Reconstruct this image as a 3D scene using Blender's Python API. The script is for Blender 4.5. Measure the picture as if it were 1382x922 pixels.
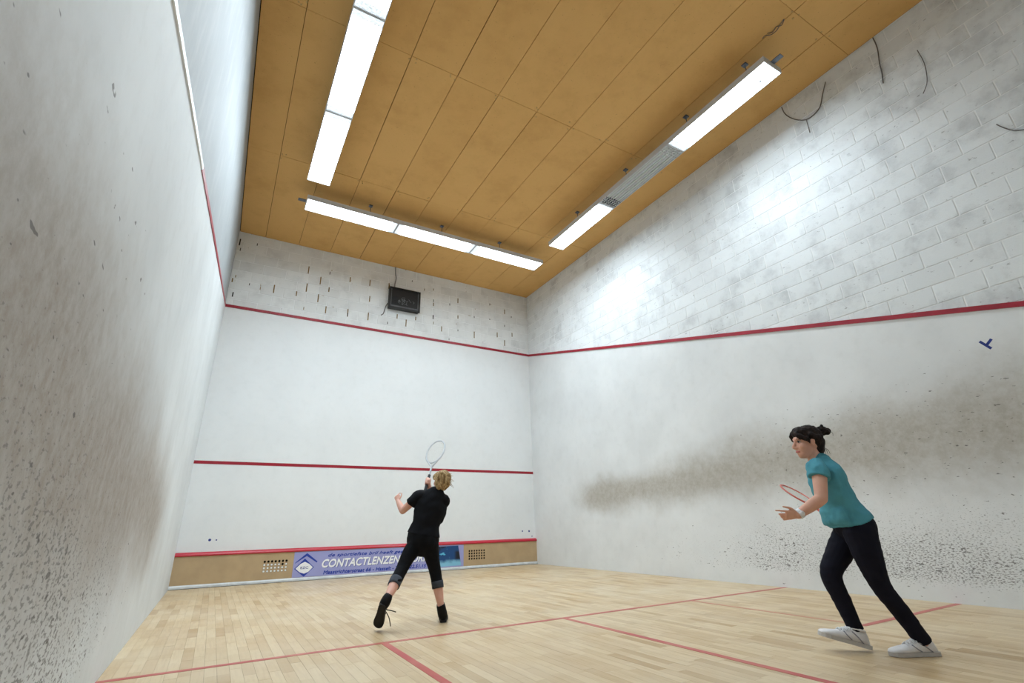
import bpy, math, random
from mathutils import Vector, Matrix, noise as mnoise

# ------------------------------------------------------------------ reset
for o in list(bpy.data.objects):
    bpy.data.objects.remove(o)
scene = bpy.context.scene
col = scene.collection
rnd = random.Random(7)

# ------------------------------------------------------------------ camera
FPX, IW, IH = 657.12, 1382.0, 922.0
CAM = Vector((0.4398, -9.424, 0.7654))
YAW, PITCH, ROLL = 0.5290, 0.3609, -0.0265
fwd = Vector((math.sin(YAW) * math.cos(PITCH), math.cos(YAW) * math.cos(PITCH), math.sin(PITCH)))
r0 = Vector((math.cos(YAW), -math.sin(YAW), 0))
u0 = r0.cross(fwd)
cr = r0 * math.cos(ROLL) + u0 * math.sin(ROLL)
cu = u0 * math.cos(ROLL) - r0 * math.sin(ROLL)
cam = bpy.data.cameras.new('camera')
cam.sensor_width = 36.0
cam.sensor_fit = 'HORIZONTAL'
cam.lens = 36.0 * FPX / IW
cam.clip_start = 0.02
cam_o = bpy.data.objects.new('camera', cam)
col.objects.link(cam_o)
m = Matrix((cr, cu, -fwd)).transposed().to_4x4()
m.translation = CAM
cam_o.matrix_world = m
scene.camera = cam_o

# ------------------------------------------------------------------ world, exposure
w = bpy.data.worlds.new('world')
scene.world = w
w.use_nodes = True
w.node_tree.nodes['Background'].inputs[0].default_value = (0.8, 0.85, 0.9, 1)
w.node_tree.nodes['Background'].inputs[1].default_value = 0.02
scene.view_settings.view_transform = 'Standard'
scene.view_settings.look = 'None'
scene.view_settings.gamma = 1
scene.view_settings.use_curve_mapping = False
scene.view_settings.exposure = 0.07

LAMP_W = 21.0        # power of one lit luminaire's downward light
TINT = (.785, .915, 1.0) # cool white tubes
GLOW = 18.5           # surface brightness of its diffuser

# ------------------------------------------------------------------ helpers
def ray(px, py):
    return fwd + cr * ((px - IW / 2) / FPX) - cu * ((py - IH / 2) / FPX)

def on_plane(px, py, axis, val):
    d = ray(px, py)
    return CAM + d * ((val - CAM[axis]) / d[axis])

def project(p):
    v = Vector(p) - CAM
    z = v.dot(fwd)
    if z < 0.05:
        return None
    return (IW / 2 + FPX * v.dot(cr) / z, IH / 2 - FPX * v.dot(cu) / z)

class MB:
    """collects closed shells"""
    def __init__(s):
        s.v, s.f = [], []
    def add(s, vs, fs):
        n = len(s.v)
        s.v += [tuple(x) for x in vs]
        s.f += [tuple(i + n for i in f) for f in fs]
        return s
    def box(s, a, b):
        x0, y0, z0 = a; x1, y1, z1 = b
        return s.add([(x0, y0, z0), (x1, y0, z0), (x1, y1, z0), (x0, y1, z0), (x0, y0, z1), (x1, y0, z1), (x1, y1, z1), (x0, y1, z1)],
                     [(0, 3, 2, 1), (4, 5, 6, 7), (0, 1, 5, 4), (1, 2, 6, 5), (2, 3, 7, 6), (3, 0, 4, 7)])
    def obox(s, c, ax, ay, az):
        c = Vector(c)
        vs = [c + ax * i + ay * j + az * k for k in (-1, 1) for (i, j) in ((-1, -1), (1, -1), (1, 1), (-1, 1))]
        return s.add(vs, [(0, 3, 2, 1), (4, 5, 6, 7), (0, 1, 5, 4), (1, 2, 6, 5), (2, 3, 7, 6), (3, 0, 4, 7)])
    def prism(s, pts, off):
        """polygon (3D points) extruded by vector off"""
        n = len(pts); off = Vector(off)
        vs = [Vector(p) for p in pts] + [Vector(p) + off for p in pts]
        fs = [tuple(range(n))[::-1], tuple(range(n, 2 * n))] + [(i, (i + 1) % n, n + (i + 1) % n, n + i) for i in range(n)]
        return s.add(vs, fs)
    def rings(s, rs):
        n = len(rs[0]); vs = []; fs = []
        for r in rs: vs += r
        for k in range(len(rs) - 1):
            for i in range(n):
                j = (i + 1) % n
                fs.append((k * n + i, k * n + j, (k + 1) * n + j, (k + 1) * n + i))
        fs.append(tuple(range(n))[::-1]); fs.append(tuple(range((len(rs) - 1) * n, len(rs) * n)))
        return s.add(vs, fs)
    def sweep(s, pts, ra, rb=None, side=None, n=14, cap='round', sub=4):
        pts = [Vector(p) for p in pts]
        if not isinstance(ra, (list, tuple)): ra = [ra] * len(pts)
        if rb is None: rb = ra
        if not isinstance(rb, (list, tuple)): rb = [rb] * len(pts)
        P, A, B = [], [], []
        for i in range(len(pts) - 1):
            i0, i3 = max(i - 1, 0), min(i + 2, len(pts) - 1)
            for k in range(sub):
                t = k / sub
                def cat(a, b, c, d):
                    return 0.5 * ((b * 2) + (c - a) * t + (a * 2 - b * 5 + c * 4 - d) * t * t + (b * 3 - a - c * 3 + d) * t ** 3)
                P.append(cat(pts[i0], pts[i], pts[i + 1], pts[i3]))
                A.append(cat(ra[i0], ra[i], ra[i + 1], ra[i3])); B.append(cat(rb[i0], rb[i], rb[i + 1], rb[i3]))
        P.append(pts[-1]); A.append(ra[-1]); B.append(rb[-1])
        T = []
        for i in range(len(P)):
            t = P[min(i + 1, len(P) - 1)] - P[max(i - 1, 0)]
            T.append(t.normalized() if t.length > 1e-9 else Vector((0, 0, 1)))
        c0, c1 = cap if isinstance(cap, tuple) else (cap, cap)
        if c0 == 'round':
            r = min(A[0], B[0])
            for f, g in ((.5, .86), (.86, .5), (.98, .15)):
                P.insert(0, pts[0] - T[0] * r * f) ; A.insert(0, ra[0] * g); B.insert(0, rb[0] * g)
            T = [T[0]] * 3 + T
        if c1 == 'round':
            r = min(A[-1], B[-1])
            for f, g in ((.5, .86), (.86, .5), (.98, .15)):
                P.append(pts[-1] + T[-1] * r * f); A.append(ra[-1] * g); B.append(rb[-1] * g); T.append(T[-1])
        free = side is None
        if free:
            side = Vector((0, 0, 1)) if abs(T[0].z) < .8 else Vector((1, 0, 0))
        sd = Vector(side); rs = []
        for p, a, b, t in zip(P, A, B, T):
            x = sd - t * sd.dot(t)
            if x.length < 1e-4: x = t.orthogonal()
            x.normalize(); y = t.cross(x); sd = x if free else sd
            rs.append([p + x * (a * math.cos(q)) + y * (b * math.sin(q)) for q in [2 * math.pi * i / n for i in range(n)]])
        return s.rings(rs)
    def tube(s, pts, r, n=6, sub=1, cap='flat'):
        return s.sweep(pts, r, None, None, n, cap, sub)
    def ell(s, c, ax, ay, az, n=16, mm=10):
        c = Vector(c); rs = []
        for k in range(mm + 1):
            th = math.pi * (k + .0) / mm
            th = min(max(th, .03), math.pi - .03)
            rs.append([c + az * math.cos(th) + (ax * math.cos(q) + ay * math.sin(q)) * math.sin(th) for q in [-2 * math.pi * i / n for i in range(n)]])
        return s.rings(rs)
    def disc(s, c, nrm, r, th=.001, n=12):
        nrm = Vector(nrm).normalized(); x = nrm.orthogonal().normalized(); y = nrm.cross(x); c = Vector(c)
        return s.prism([c + x * r * math.cos(2 * math.pi * i / n) + y * r * math.sin(2 * math.pi * i / n) for i in range(n)], nrm * th)
    def mesh(s, name, mat=None, smooth=False):
        me = bpy.data.meshes.new(name)
        me.from_pydata(s.v, [], s.f)
        me.update()
        if mat: me.materials.append(mat)
        if smooth:
            me.polygons.foreach_set('use_smooth', [True] * len(me.polygons))
        return me
    def build(s, name, mat, parent=None, smooth=False):
        return link(name, s.mesh(name, mat, smooth), parent)

def link(name, data, parent=None, loc=None):
    o = bpy.data.objects.new(name, data)
    col.objects.link(o)
    if loc is not None: o.location = loc
    if parent:
        o.parent = parent
        pm = base_of(parent)
        if loc is None: o.location = -pm          # meshes are written in world coordinates
        else: o.location = Vector(loc) - pm
    return o

def base_of(o):
    v = Vector((0, 0, 0))
    while o:
        v += o.location; o = o.parent
    return v

def empty(name, loc):
    o = bpy.data.objects.new(name, None)
    o.empty_display_size = .1
    o.location = loc
    col.objects.link(o)
    return o

def tag(o, label=None, cat=None, group=None, kind=None):
    if label: o['label'] = label
    if cat: o['category'] = cat
    if group: o['group'] = group
    if kind: o['kind'] = kind
    return o

def fused(mb, name, mat, parent, voxel=.0045, smooth=6, disp=None):
    """overlapping shells fused into one continuous skin"""
    me = mb.mesh('tmp'); o = bpy.data.objects.new('tmp', me); col.objects.link(o)
    md = o.modifiers.new('r', 'REMESH'); md.mode = 'VOXEL'; md.voxel_size = voxel; md.adaptivity = 0
    if smooth:
        sm = o.modifiers.new('s', 'SMOOTH'); sm.factor = .5; sm.iterations = smooth
    dg = bpy.context.evaluated_depsgraph_get(); dg.update()
    me2 = bpy.data.meshes.new_from_object(o.evaluated_get(dg))
    bpy.data.objects.remove(o); bpy.data.meshes.remove(me)
    me2.name = name
    if disp:
        ns = [v.normal.copy() for v in me2.vertices]
        for v, nn in zip(me2.vertices, ns):
            v.co += nn * disp(v.co, nn)
    me2.polygons.foreach_set('use_smooth', [True] * len(me2.polygons))
    me2.materials.clear(); me2.materials.append(mat)
    return link(name, me2, parent)

# ------------------------------------------------------------------ node helper
class NT:
    def __init__(s, name):
        s.m = bpy.data.materials.new(name); s.m.use_nodes = True
        s.t = s.m.node_tree; s.b = s.t.nodes['Principled BSDF']
    def set(s, sock, v):
        if isinstance(v, bpy.types.NodeSocket): s.t.links.new(v, sock)
        else:
            if isinstance(v, (tuple, list)) and len(v) == 3 and sock.type == 'RGBA': v = (*v, 1)
            sock.default_value = v
    def m_(s, op, a, b=None, c=None, clamp=False):
        n = s.t.nodes.new('ShaderNodeMath'); n.operation = op; n.use_clamp = clamp
        for i, v in enumerate((a, b, c)):
            if v is not None: s.set(n.inputs[i], v)
        return n.outputs[0]
    def sstep(s, x, a, b, lo=0., hi=1.):
        n = s.t.nodes.new('ShaderNodeMapRange'); n.interpolation_type = 'SMOOTHSTEP'
        s.set(n.inputs[0], x); s.set(n.inputs[1], a); s.set(n.inputs[2], b); s.set(n.inputs[3], lo); s.set(n.inputs[4], hi)
        return n.outputs[0]
    def pos(s):
        g = s.t.nodes.new('ShaderNodeNewGeometry'); return g.outputs['Position']
    def objc(s):
        g = s.t.nodes.new('ShaderNodeTexCoord'); return g.outputs['Object']
    def xyz(s, v):
        n = s.t.nodes.new('ShaderNodeSeparateXYZ'); s.set(n.inputs[0], v); return n.outputs
    def scale(s, v, sc, loc=(0, 0, 0)):
        n = s.t.nodes.new('ShaderNodeMapping'); s.set(n.inputs[0], v); s.set(n.inputs[1], loc); s.set(n.inputs[3], sc); return n.outputs[0]
    def noise(s, v, sc, detail=4, rough=.55, dist=0):
        n = s.t.nodes.new('ShaderNodeTexNoise'); s.set(n.inputs['Vector'], v); n.inputs['Scale'].default_value = sc
        n.inputs['Detail'].default_value = detail; n.inputs['Roughness'].default_value = rough; n.inputs['Distortion'].default_value = dist
        return n.outputs[0]
    def vor(s, v, sc):
        n = s.t.nodes.new('ShaderNodeTexVoronoi'); s.set(n.inputs['Vector'], v); n.inputs['Scale'].default_value = sc
        return n.outputs[0]
    def mix(s, f, a, b, mode='MIX'):
        n = s.t.nodes.new('ShaderNodeMix'); n.data_type = 'RGBA'; n.blend_type = mode
        s.set(n.inputs[0], f); s.set(n.inputs[6], a); s.set(n.inputs[7], b)
        return n.outputs[2]
    def orand(s):
        return s.t.nodes.new('ShaderNodeObjectInfo').outputs['Random']
    def irand(s):
        return s.t.nodes.new('ShaderNodeNewGeometry').outputs['Random Per Island']
    def bump(s, h, strength=.3, dist=.01):
        n = s.t.nodes.new('ShaderNodeBump'); n.inputs['Strength'].default_value = strength; n.inputs['Distance'].default_value = dist
        s.set(n.inputs['Height'], h); s.t.links.new(n.outputs[0], s.b.inputs['Normal'])
    def out(s, colr, rough=.6, spec=.5, metal=0.):
        s.set(s.b.inputs['Base Color'], colr); s.set(s.b.inputs['Roughness'], rough)
        s.b.inputs['Specular IOR Level'].default_value = spec; s.b.inputs['Metallic'].default_value = metal
        return s.m

def lin(r, g, b):
    f = lambda c: (c / 255 / 12.92) if c / 255 <= .04045 else ((c / 255 + .055) / 1.055) ** 2.4
    return (f(r), f(g), f(b))

def plain(name, c, rough=.6, spec=.4, metal=0., var=.12, sc=30):
    t = NT(name); n = t.noise(t.objc(), sc)
    f = t.sstep(n, .3, .7)
    c2 = tuple(x * (1 - var) for x in c)
    return t.out(t.mix(f, c2, c), rough, spec, metal)

# ------------------------------------------------------------------ room constants
W, D, H = 6.4, 9.75, 6.142
LZ0, LSL = 4.595, 0.2525                    # out line height at the front wall and its fall per metre
def line_z(d): return LZ0 - LSL * d

# ------------------------------------------------------------------ materials of the shell
PL = lin(230, 232, 233)
def plaster_mat(name, band=None, specks=None, streak=(1, 1, 1), base=PL, blotch=.10, stain=.3):
    t = NT(name); p = t.pos(); x = t.xyz(p); d = t.m_('MULTIPLY', x[1], -1.); z = x[2]
    n1 = t.noise(p, 1.1, 5); n2 = t.noise(t.scale(p, streak), 7, 6, .65)
    c = t.mix(t.sstep(n1, .3, .75), base, tuple(v * (1 - blotch) for v in base))
    c = t.mix(t.sstep(n2, .45, .8, 0, stain), c, lin(188, 190, 188))
    if band:
        a0, a1, h0, h1, dS, dE, colr, amt = band
        wob = t.m_('MULTIPLY', t.m_('SUBTRACT', t.noise(p, 1.6, 3), .5), .5)
        zc = t.m_('MULTIPLY_ADD', d, a1, a0); hw = t.m_('MULTIPLY_ADD', d, h1, h0)
        q = t.m_('DIVIDE', t.m_('ABSOLUTE', t.m_('SUBTRACT', t.m_('ADD', z, wob), zc)), hw)
        bm = t.m_('MULTIPLY', t.sstep(q, 1.45, .1), t.sstep(t.m_('ADD', d, t.m_('MULTIPLY', wob, 1.5)), dS, dE))
        grain = t.sstep(t.noise(t.scale(p, streak), 14, 6, .75), .3, .7, .72, 1.)
        c = t.mix(t.m_('MULTIPLY', t.m_('MULTIPLY', bm, grain), amt), c, colr)
    if specks:
        zt, dS, dE, scd, dens, zt2 = specks
        sp = t.noise(t.scale(p, scd), 1., 2.5, .6)
        big = t.noise(p, 1.3, 3)
        zone = t.m_('MULTIPLY', t.m_('MULTIPLY', t.sstep(z, zt * 1.2, zt * .3), t.sstep(z, .04, .22)), t.sstep(d, dS, dE))
        zone = t.m_('MULTIPLY', zone, t.sstep(big, .3, .6, .78, 1.))
        zone2 = t.m_('MULTIPLY', t.sstep(z, zt2, zt2 * .7), t.sstep(d, dS + 2.2, dE + 1))
        thr = t.m_('SUBTRACT', t.m_('SUBTRACT', .80, t.m_('MULTIPLY', zone, dens)), t.m_('MULTIPLY', zone2, .085))
        k = t.sstep(sp, thr, t.m_('ADD', thr, .11))
        k = t.m_('MULTIPLY', k, t.m_('MAXIMUM', t.m_('MULTIPLY', zone, .74), t.m_('MULTIPLY', zone2, .55)))
        c = t.mix(k, c, lin(92, 88, 86))
        sp2 = t.noise(t.scale(p, tuple(v * .42 for v in scd)), 1., 2., .5)
        both = t.m_('MAXIMUM', zone, t.m_('MULTIPLY', zone2, .7))
        thr2 = t.m_('SUBTRACT', .84, t.m_('MULTIPLY', both, .215))
        c = t.mix(t.m_('MULTIPLY', t.sstep(sp2, thr2, t.m_('ADD', thr2, .04)), .75), c, lin(78, 74, 72))
    t.bump(t.noise(t.scale(p, streak), 40, 4), .12, .004)
    return t.out(c, .62, .3)

M = {}
M['plaster_front'] = plaster_mat('white_plaster_front', base=lin(232, 234, 235), blotch=.05, stain=.12)
M['plaster_right'] = plaster_mat('dirty_plaster_right', (1.10, .055, .16, .05, 1.25, 2.1, lin(146, 134, 112), .72),
                                 (1.1, 1.0, 5.5, (40, 46, 120), .225, 2.6), (1, 1, 1), stain=.15)
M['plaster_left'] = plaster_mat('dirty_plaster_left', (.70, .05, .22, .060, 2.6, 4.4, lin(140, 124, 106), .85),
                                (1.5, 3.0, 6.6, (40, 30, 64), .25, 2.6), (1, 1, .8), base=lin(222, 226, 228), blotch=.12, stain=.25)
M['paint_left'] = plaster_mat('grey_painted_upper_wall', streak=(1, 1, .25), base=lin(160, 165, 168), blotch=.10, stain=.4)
M['plaster_back'] = plaster_mat('plaster_back', (1.4, 0, .6, 0, 1., 2., lin(150, 140, 125), .25))

def mortar_mat(name, holes):
    t = NT(name); p = t.pos(); c = t.mix(t.sstep(t.noise(p, 5), .35, .7), lin(244, 246, 247), lin(234, 236, 236))
    if holes:
        c = t.mix(t.sstep(t.noise(t.scale(p, (9, 9, 5)), 1., 3), .66, .70), c, lin(150, 125, 85))
    return t.out(c, .8, .2)
M['mortar_front'] = mortar_mat('mortar_front', True)
M['mortar_right'] = mortar_mat('mortar_right', False)

def brick_mat(name, base, dirt):
    t = NT(name); p = t.pos(); r = t.orand()
    c = t.mix(t.m_('MULTIPLY', r, .55), base, tuple(v * .84 for v in base))
    c = t.mix(t.sstep(t.noise(p, 3.2, 6, .62), .45, .72, 0, dirt), c, lin(158, 160, 163))
    c = t.mix(t.sstep(t.noise(t.scale(p, (14, 14, 26)), 1., 4, .7), .64, .70, 0, .55), c, lin(110, 108, 108))
    t.bump(t.noise(p, 60, 5, .7), .35, .006)
    return t.out(c, .75, .25)
M['brick_front'] = brick_mat('painted_block_front', lin(236, 238, 238), .25)
M['brick_right'] = brick_mat('painted_block_right', lin(232, 236, 238), .45)
M['red_line'] = plain('red_line_paint', lin(164, 20, 44), .45, .5, 0, .25, 6)
M['white_strip'] = plain('lit_lip_and_plug_white', lin(240, 242, 244), .35, .5, 0, .05)
M['gap_tan'] = plain('open_joint_tan', lin(148, 124, 82), .9, .1, 0, .4, 60)
M['gap_dark'] = plain('open_joint_dark', lin(40, 34, 28), .9, .1)
M['ink'] = plain('blue_ink', lin(30, 50, 130), .5)

def ceil_mat():
    t = NT('ochre_softboard'); p = t.pos(); r = t.orand()
    base = lin(219, 174, 110)
    c = t.mix(t.m_('MULTIPLY', r, .5), base, lin(211, 165, 102))
    c = t.mix(t.sstep(t.noise(p, 2.2, 6, .65), .42, .75, 0, .55), c, lin(197, 151, 90))
    c = t.mix(t.sstep(t.noise(p, 45, 3, .6), .66, .72, 0, .35), c, lin(110, 80, 40))
    t.bump(t.noise(p, 90, 4), .15, .004)
    return t.out(c, .85, .15)
M['ceiling'] = ceil_mat()
M['ceil_gap'] = plain('dark_ceiling_void', lin(38, 27, 16), .9, .1)

def wood_mat(name, per_object):
    t = NT(name); p = t.pos(); r = t.orand() if per_object else t.irand()
    a, b, c_ = lin(192, 165, 126), lin(206, 183, 147), lin(176, 145, 102)
    c = t.mix(t.sstep(r, .0, .7), a, b)
    c = t.mix(t.sstep(r, .72, 1.), c, c_)
    off = t.m_('MULTIPLY', r, 37.)
    comb = t.t.nodes.new('ShaderNodeCombineXYZ'); t.set(comb.inputs[2], off)
    add = t.t.nodes.new('ShaderNodeVectorMath'); t.set(add.inputs[0], p); t.set(add.inputs[1], comb.outputs[0])
    g = t.noise(t.scale(add.outputs[0], (60, 3.5, 1)), 1., 5, .6)
    c = t.mix(t.sstep(g, .4, .75, 0, .35), c, lin(162, 128, 86))
    worn = t.noise(p, .7, 4)
    c = t.mix(t.sstep(worn, .42, .66, 0, .35), c, lin(206, 190, 162))
    rough = t.sstep(t.noise(p, 2.3, 4), .3, .7, .30, .46)
    return t.out(c, rough, .45)
M['plank'] = wood_mat('beech_parquet', True)
M['plank_field'] = wood_mat('beech_parquet_field', False)
M['subfloor'] = plain('subfloor', lin(120, 92, 58), .9, .1)
def floor_line_mat(name, c0, c1):
    t = NT(name); p = t.pos()
    c = t.mix(t.sstep(t.noise(p, 3, 4), .35, .7, 0, .55), c0, c1)
    return t.out(c, .4, .4)
M['floor_line'] = floor_line_mat('worn_red_floor_line', lin(176, 72, 70), lin(194, 122, 104))
M['floor_line_faint'] = floor_line_mat('faded_red_floor_line', lin(190, 116, 98), lin(196, 150, 120))

# ------------------------------------------------------------------ 2D clipping for blocks
def clip(poly, a, b, c):
    """keep a*x+b*y+c >= 0"""
    out = []
    for i in range(len(poly)):
        p, q = poly[i], poly[(i + 1) % len(poly)]
        fp, fq = a * p[0] + b * p[1] + c, a * q[0] + b * q[1] + c
        if fp >= 0: out.append(p)
        if (fp >= 0) != (fq >= 0):
            t = fp / (fp - fq); out.append((p[0] + t * (q[0] - p[0]), p[1] + t * (q[1] - p[1])))
    return out
def area(poly):
    return abs(sum(p[0] * q[1] - q[0] * p[1] for p, q in zip(poly, poly[1:] + poly[:1]))) / 2

def slab(name, a, b, mat, label, cat):
    o = MB().box(a, b).build(name, mat)
    return tag(o, label, cat, kind='structure')

# ------------------------------------------------------------------ floor
floor = slab('floor', (-.2, -D - .2, -.2), (W + .2, .2, -.004), M['subfloor'], 'pale beech strip floor of the squash court', 'floor')
PW, PLEN = 0.0653, 0.43
ncol = int(round(W / PW)); PW = W / ncol
planks = []
pr = random.Random(3)
for i in range(ncol):
    y = -pr.random() * PLEN - .02
    first = True
    while y > -D:
        y1 = max(y - PLEN, -D)
        if first:
            if y < -.06: planks.append((i, 0, y))
            first = False
        if y - y1 > .03: planks.append((i, y, y1))
        y = y1
def plank_px(pl):
    x = (pl[0] + .5) * PW; cs = []
    for (xx, yy) in ((x - PW / 2, pl[1]), (x + PW / 2, pl[1]), (x + PW / 2, pl[2]), (x - PW / 2, pl[2])):
        q = project((xx, yy, 0))
        if q is None: return 0
        cs.append(q)
    cx = sum(c[0] for c in cs) / 4; cy = sum(c[1] for c in cs) / 4
    if not (0 < cx < IW and 0 < cy < IH): return 0
    return area(cs)
order = sorted(range(len(planks)), key=lambda k: -plank_px(planks[k]))
near = set(k for k in order[:300] if plank_px(planks[k]) > 0 and abs((planks[k][1] - planks[k][2]) - PLEN) < 1e-6)
G = .0005
pm = MB().box((-PW / 2 + G, -PLEN / 2 + G, -.014), (PW / 2 - G, PLEN / 2 - G, 0)).mesh('plank', M['plank'])
field = MB()
for k, (i, ya, yb) in enumerate(planks):
    dz = -pr.random() * .0004
    if k in near:
        link('plank', pm, floor, ((i + .5) * PW, (ya + yb) / 2, dz))
    else:
        field.box((i * PW + G, yb + G, -.0035), ((i + 1) * PW - G, ya - G, dz))
fo = field.build('plank_field', M['plank_field'], floor); fo['kind'] = 'stuff'
lm = M['floor_line']
LT = .0012
def fline(a, b, mat=None):
    MB().box((a[0], a[1], 0), (b[0], b[1], LT)).build('court_line', mat or lm, floor)
fline((0, -5.49), (W, -5.44))
fline((3.175, -D), (3.225, -5.49))
fline((1.6, -7.09), (1.65, -5.49)); fline((4.765, -7.09), (4.80, -5.49), M['floor_line_faint'])
fline((0, -7.14), (1.65, -7.09)); fline((4.75, -7.14), (W, -7.09))

# ------------------------------------------------------------------ ceiling with boards
ceiling = slab('ceiling', (-.2, -D - .2, H + .02), (W + .2, .2, H + .2), M['ceil_gap'], 'ochre softboard ceiling over the squash court', 'ceiling')
sx = [0.0] + [.44 + .601 * k for k in range(10)] + [W]
sy = [0, -2.56, -5.135, -7.74, -D]
cr_ = random.Random(11)
for i in range(len(sx) - 1):
    for j in range(4):
        g0 = .0022 + cr_.random() * .003; g1 = .0012 + cr_.random() * .002
        dz = cr_.random() * .004
        a = (sx[i] + g0, sy[j + 1] + g1, H + dz); b = (sx[i + 1] - g0, sy[j] - g1, H + .02)
        MB().box(a, b).build('panel', M['ceiling'], ceiling)
# screw heads along the board joints
sc_m = plain('screw_head', lin(196, 160, 100), .5)
scr = MB()
for x in sx[1:-1]:
    for yj in sy[1:4]:
        for _ in range(3):
            scr.disc((x + cr_.uniform(-.09, .09), yj + cr_.uniform(-.09, .09), H + .004), (0, 0, -1), .011, .007, 8)
o = scr.build('screw_heads', sc_m, ceiling); o['kind'] = 'stuff'

# ------------------------------------------------------------------ walls
T = .008
def brick_mesh(poly, mat, to3, nrm, depth=.0032):
    """poly in wall coordinates, chamfered towards the room (nrm)"""
    n = len(poly); cx = sum(p[0] for p in poly) / n; cz = sum(p[1] for p in poly) / n
    ins = .003; inner = []
    for p in poly:
        dx, dz = cx - p[0], cz - p[1]
        inner.append((p[0] + math.copysign(min(ins, abs(dx)), dx), p[1] + math.copysign(min(ins, abs(dz)), dz)))
    back = [to3(*p) for p in poly]
    mid = [to3(*p) + nrm * (depth - .0015) for p in poly]
    fr = [to3(*p) + nrm * depth for p in inner]
    vs = back + mid + fr
    fs = []
    for k in (0, n):
        fs += [(k + i, k + (i + 1) % n, k + n + (i + 1) % n, k + n + i) for i in range(n)]
    fs.append(tuple(range(2 * n, 3 * n)))
    m_ = MB().add(vs, fs)
    me = m_.mesh('brick', mat)
    return me

def lay_blocks(wall, umax, zline, mat, to3, nrm, off_even, off_odd, seed):
    """stretcher-bond blocks above the out line; returns nothing"""
    r = random.Random(seed); J = .006
    full = [(-.2 + J, -.1 + J), (.2 - J, -.1 + J), (.2 - J, .1 - J), (-.2 + J, .1 - J)]
    fm = brick_mesh(full, mat, to3, nrm)
    cand = []
    for k in range(8, 31):
        z0 = .14 + .2 * k; z1 = min(z0 + .2, H)
        if z1 - z0 < .05: continue
        u = (off_odd if k % 2 else off_even) - .4
        while u < umax:
            poly = [(u + J, z0 + J), (u + .4 - J, z0 + J), (u + .4 - J, z1 - J), (u + J, z1 - J)]
            isfull = u >= 0 and u + .4 <= umax and z1 - z0 > .199
            p2 = clip(poly, 1, 0, 0); p2 = clip(p2, -1, 0, umax) if p2 else p2
            if p2:
                q = clip(p2, *zline)
                if q and area(q) > .0012:
                    cut = len(q) != len(p2) or abs(area(q) - area(p2)) > 1e-6
                    c3 = to3(u + .2, (z0 + z1) / 2); px = project(c3); vis = 0
                    if px and -40 < px[0] < IW + 40 and -40 < px[1] < IH + 40:
                        vis = 1.0 / (Vector(c3) - CAM).length
                    cand.append((vis, isfull and not cut, u + .2, z0 + .1, q))
            u += .4
    cand.sort(key=lambda c: -c[0])
    rest = MB()
    origin = to3(0, 0)
    for n, (vis, isfull, uc, zc, q) in enumerate(cand):
        jit = nrm * (r.random() * .0016)
        if n < 300 and vis > 0:
            if isfull:
                link('brick', fm, wall, to3(uc, zc) - origin + jit + origin * 0 + (origin - origin))
            else:
                me = brick_mesh(q, mat, to3, nrm)
                b = link('brick', me, wall); b.location += jit
        else:
            me = brick_mesh(q, mat, to3, nrm)
            rest.add([v.co for v in me.vertices], [tuple(p.vertices) for p in me.polygons])
    if rest.v:
        o = rest.build('brick_field', mat, wall); o['kind'] = 'stuff'

# --- front wall
BK = .005
wall_front = slab('wall_front', (-.2, BK, -.2), (W + .2, BK + .2, H + .2), M['mortar_front'], 'white front wall of plaster below and painted blocks above', 'wall')
MB().box((0, 0, 0), (W, BK, LZ0)).build('plaster', M['plaster_front'], wall_front)
f3 = lambda u, z: Vector((u, BK, z))
def lay_front():
    lay_blocks(wall_front, W, (0, 1, -(LZ0 + .005)), M['brick_front'], f3, Vector((0, -1, 0)), .10, .32, 5)
lay_front()
MB().box((0, -.012, LZ0 - .025), (W, BK, LZ0 + .025)).build('court_line', M['red_line'], wall_front)
MB().box((0, -.003, 1.815), (W, 0.004, 1.865)).build('court_line', M['red_line'], wall_front)
# open joints between the blocks (x, z, height, dark)
gaps = [(1.286, 5.64, .16, 0), (1.531, 5.46, .17, 0), (1.295, 5.25, .18, 0), (2.098, 5.62, .11, 0), (2.505, 5.64, .14, 0), (1.71, 5.3, .1, 0),
        (.729, 5.09, .17, 0), (1.128, 5.08, .1, 0), (1.529, 5.07, .17, 0), (1.695, 4.85, .15, 0), (2.117, 4.87, .17, 0), (2.117, 4.83, .07, 1),
        (2.528, 4.87, .17, 0), (.08, 4.83, .09, 1), (1.293, 4.80, .06, 0), (1.691, 5.67, .06, 1), (2.527, 5.27, .13, 0), (.313, 5.09, .04, 1),
        (.03, 5.92, .14, 1), (.06, 5.77, .06, 1), (.03, 5.11, .08, 0), (.321, 5.95, .05, 1), (.07, 5.2, .05, 0), (2.92, 5.64, .1, 0), (3.42, 5.9, .04, 1)]
for px, py, hh, dk in ((525, 386, .13, 0), (536, 427, .1, 0), (548, 436, .16, 0), (561, 430, .08, 0), (584.5, 428, .1, 1), (585, 436, .06, 0), (585, 406, .06, 1),
                       (585, 411, .08, 0), (585, 391, .05, 0), (573, 391, .05, 0), (596, 444, .12, 0), (618, 406, .12, 0), (618, 428, .08, 0), (607, 411, .05, 1),
                       (640, 452, .16, 0), (661, 411, .05, 1), (681, 421, .12, 0), (690, 428, .04, 1), (681, 440, .05, 1), (661, 431, .03, 1), (671, 452, .12, 0),
                       (523, 436, .05, 1), (618, 446, .04, 1), (640, 428, .04, 1), (691, 452, .1, 0), (681, 463, .14, 0), (606, 458, .04, 1)):
    q = on_plane(px, py, 1, 0)
    gaps.append((q.x, q.z, hh, dk))
for (gx, gz, gh, dk) in gaps:
    s = .0045 if gh < .07 else .007
    MB().box((gx - s * 1.4, -.0035, gz - gh / 2), (gx + s * 1.4, BK, gz + gh / 2)).build('joint_gap', M['gap_dark' if dk else 'gap_tan'], wall_front)
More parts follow.
